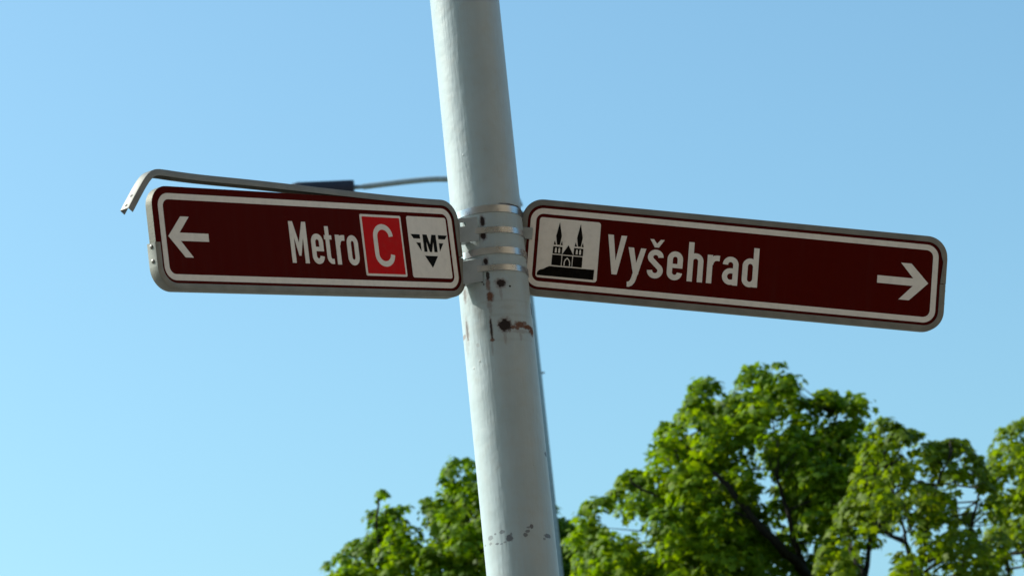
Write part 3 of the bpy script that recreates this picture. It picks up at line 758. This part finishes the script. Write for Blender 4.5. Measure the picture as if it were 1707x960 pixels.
make_tree('dense green tree low behind the pole, its crown showing on both sides of it', 38, conA, 1620,
          [(-.6, [(850,1150),(800,1040),(760,960),(735,900)], 18, 5), (.5, [(850,1150),(835,1040),(790,900),(765,800)], 16, 4), (.2, [(850,1150),(930,1060),(985,970),(1010,920)], 15, 4), (-.2, [(850,1150),(740,1080),(660,990),(630,900),(632,830)], 14, 3), (.3, [(850,1150),(860,1000),(870,880)], 14, 4)],
          [(850,1150),(858,1300),(872,1500)], lmA, 20, [(715,885,16),(690,862,14),(745,938,14),(632,935,12),(756,800,9),(680,940,14)], size=.088, per=15, rad=.15, seed=3)
conB = [(948,890),(957,856),(966,833),(985,824),(1007,817),(1018,800),(1030,782),(1045,772),(1062,774),(1080,779),(1090,745),(1092,712),(1102,699),(1120,684),(1138,675),(1148,650),(1154,632),(1173,616),(1190,622),(1203,638),(1225,640),(1236,622),(1243,605),(1264,600),(1284,608),(1296,596),(1310,597),(1320,620),(1332,646),(1345,659),(1370,648),(1390,643),(1406,651),(1426,641),(1440,661),(1452,680),(1462,720),(1476,770),(1490,840),(1500,960),(1500,1100)]
make_tree('tallest broad-leaved tree, right of the pole below the Vyšehrad sign, dark limbs showing', 34, conB, 1700,
          [(-.9, [(1385,1060),(1345,960),(1300,912),(1250,858),(1215,812),(1190,785)], 20, 7, 1), (-.8, [(1385,1060),(1340,950),(1326,905),(1305,835),(1296,800)], 13, 5, 1), (.2, [(1385,1060),(1385,960),(1388,900),(1385,850),(1380,740),(1395,690)], 14, 3),
           (-1., [(1385,1060),(1250,1010),(1180,940),(1130,880),(1095,830),(1050,800)], 14, 3), (.8, [(1385,1060),(1290,980),(1215,900),(1210,820),(1180,690)], 12, 3), (-.4, [(1250,858),(1205,852),(1150,800),(1120,740)], 8, 3), (-.2, [(1385,1060),(1440,970),(1450,860),(1435,760)], 14, 3)],
          [(1385,1060),(1402,1250),(1425,1500)], lmB, 19, [(1268,780,26),(1262,745,20),(1275,820,22),(1300,700,20),(1312,680,14),(1205,680,15),(1238,745,14),(1070,875,24),(1040,862,18),(1010,866,16),(1210,835,18),(1290,870,20),(1075,905,18),(1160,950,16),(1440,700,16),(1120,770,12),(1350,900,18),(1240,935,14),(1405,905,16),(1330,760,10),(1455,935,34),(1490,890,26),(1425,885,16),(1385,930,12),(1155,700,9),(1185,735,8),(1370,700,9),(1395,770,9),(1130,845,9),(1180,900,9)], size=.088, per=15, rad=.155, seed=5)
conD = [(1350,1010),(1362,930),(1378,880),(1396,845),(1420,812),(1436,745),(1449,705),(1456,690),(1465,681),(1480,690),(1489,695),(1508,702),(1525,699),(1536,716),(1552,732),(1576,728),(1600,718),(1614,726),(1625,738),(1632,756),(1645,780),(1662,820),(1678,900),(1690,1010)]
make_tree('thin-branched yellowish tree with sky showing through, between the tallest tree and the frame edge', 31, conD, 1560,
          [(.2, [(1540,1130),(1522,980),(1513,912),(1485,890),(1465,875),(1450,820)], 11, 3), (-.4, [(1540,1130),(1535,980),(1542,900),(1560,810),(1590,750)], 10, 3), (.4, [(1540,1130),(1470,1000),(1441,956),(1420,924),(1415,880)], 9, 3), (-.2, [(1540,1130),(1520,960),(1500,860),(1475,760)], 8, 3), (.3, [(1540,1130),(1590,980),(1620,880),(1635,800)], 9, 3)],
          [(1540,1130),(1552,1280),(1568,1450)], lmD, 12, [(1390,905,16),(1500,890,30),(1455,935,38),(1430,880,20),(1545,905,14),(1575,945,16),(1560,800,10),(1505,800,11),(1615,830,22),(1545,935,18),(1450,720,14),(1520,742,16),(1490,755,12),(1585,870,14),(1640,880,20)], size=.085, per=13, rad=.14, seed=8, spacing=.5)
conC = [(1640,930),(1646,790),(1652,745),(1657,722),(1665,702),(1687,691),(1707,690),(1730,672),(1765,660),(1800,668),(1840,700),(1880,720),(1920,800),(1950,900),(1960,1000)]
make_tree('light green tree cut off by the right edge of the picture', 40, conC, 1600,
          [(.2, [(1800,1100),(1760,960),(1725,850),(1695,760)], 12, 3), (-.3, [(1800,1100),(1700,1000),(1670,900),(1662,800)], 11, 3), (0, [(1800,1100),(1800,950),(1780,780)], 12, 3), (.4, [(1800,1100),(1850,950),(1880,800)], 12, 3)],
          [(1800,1100),(1815,1280),(1835,1480)], lmC, 14, [(1695,940,30),(1650,850,16),(1690,800,14),(1675,760,9)], size=.088, per=13, rad=.15, seed=12)
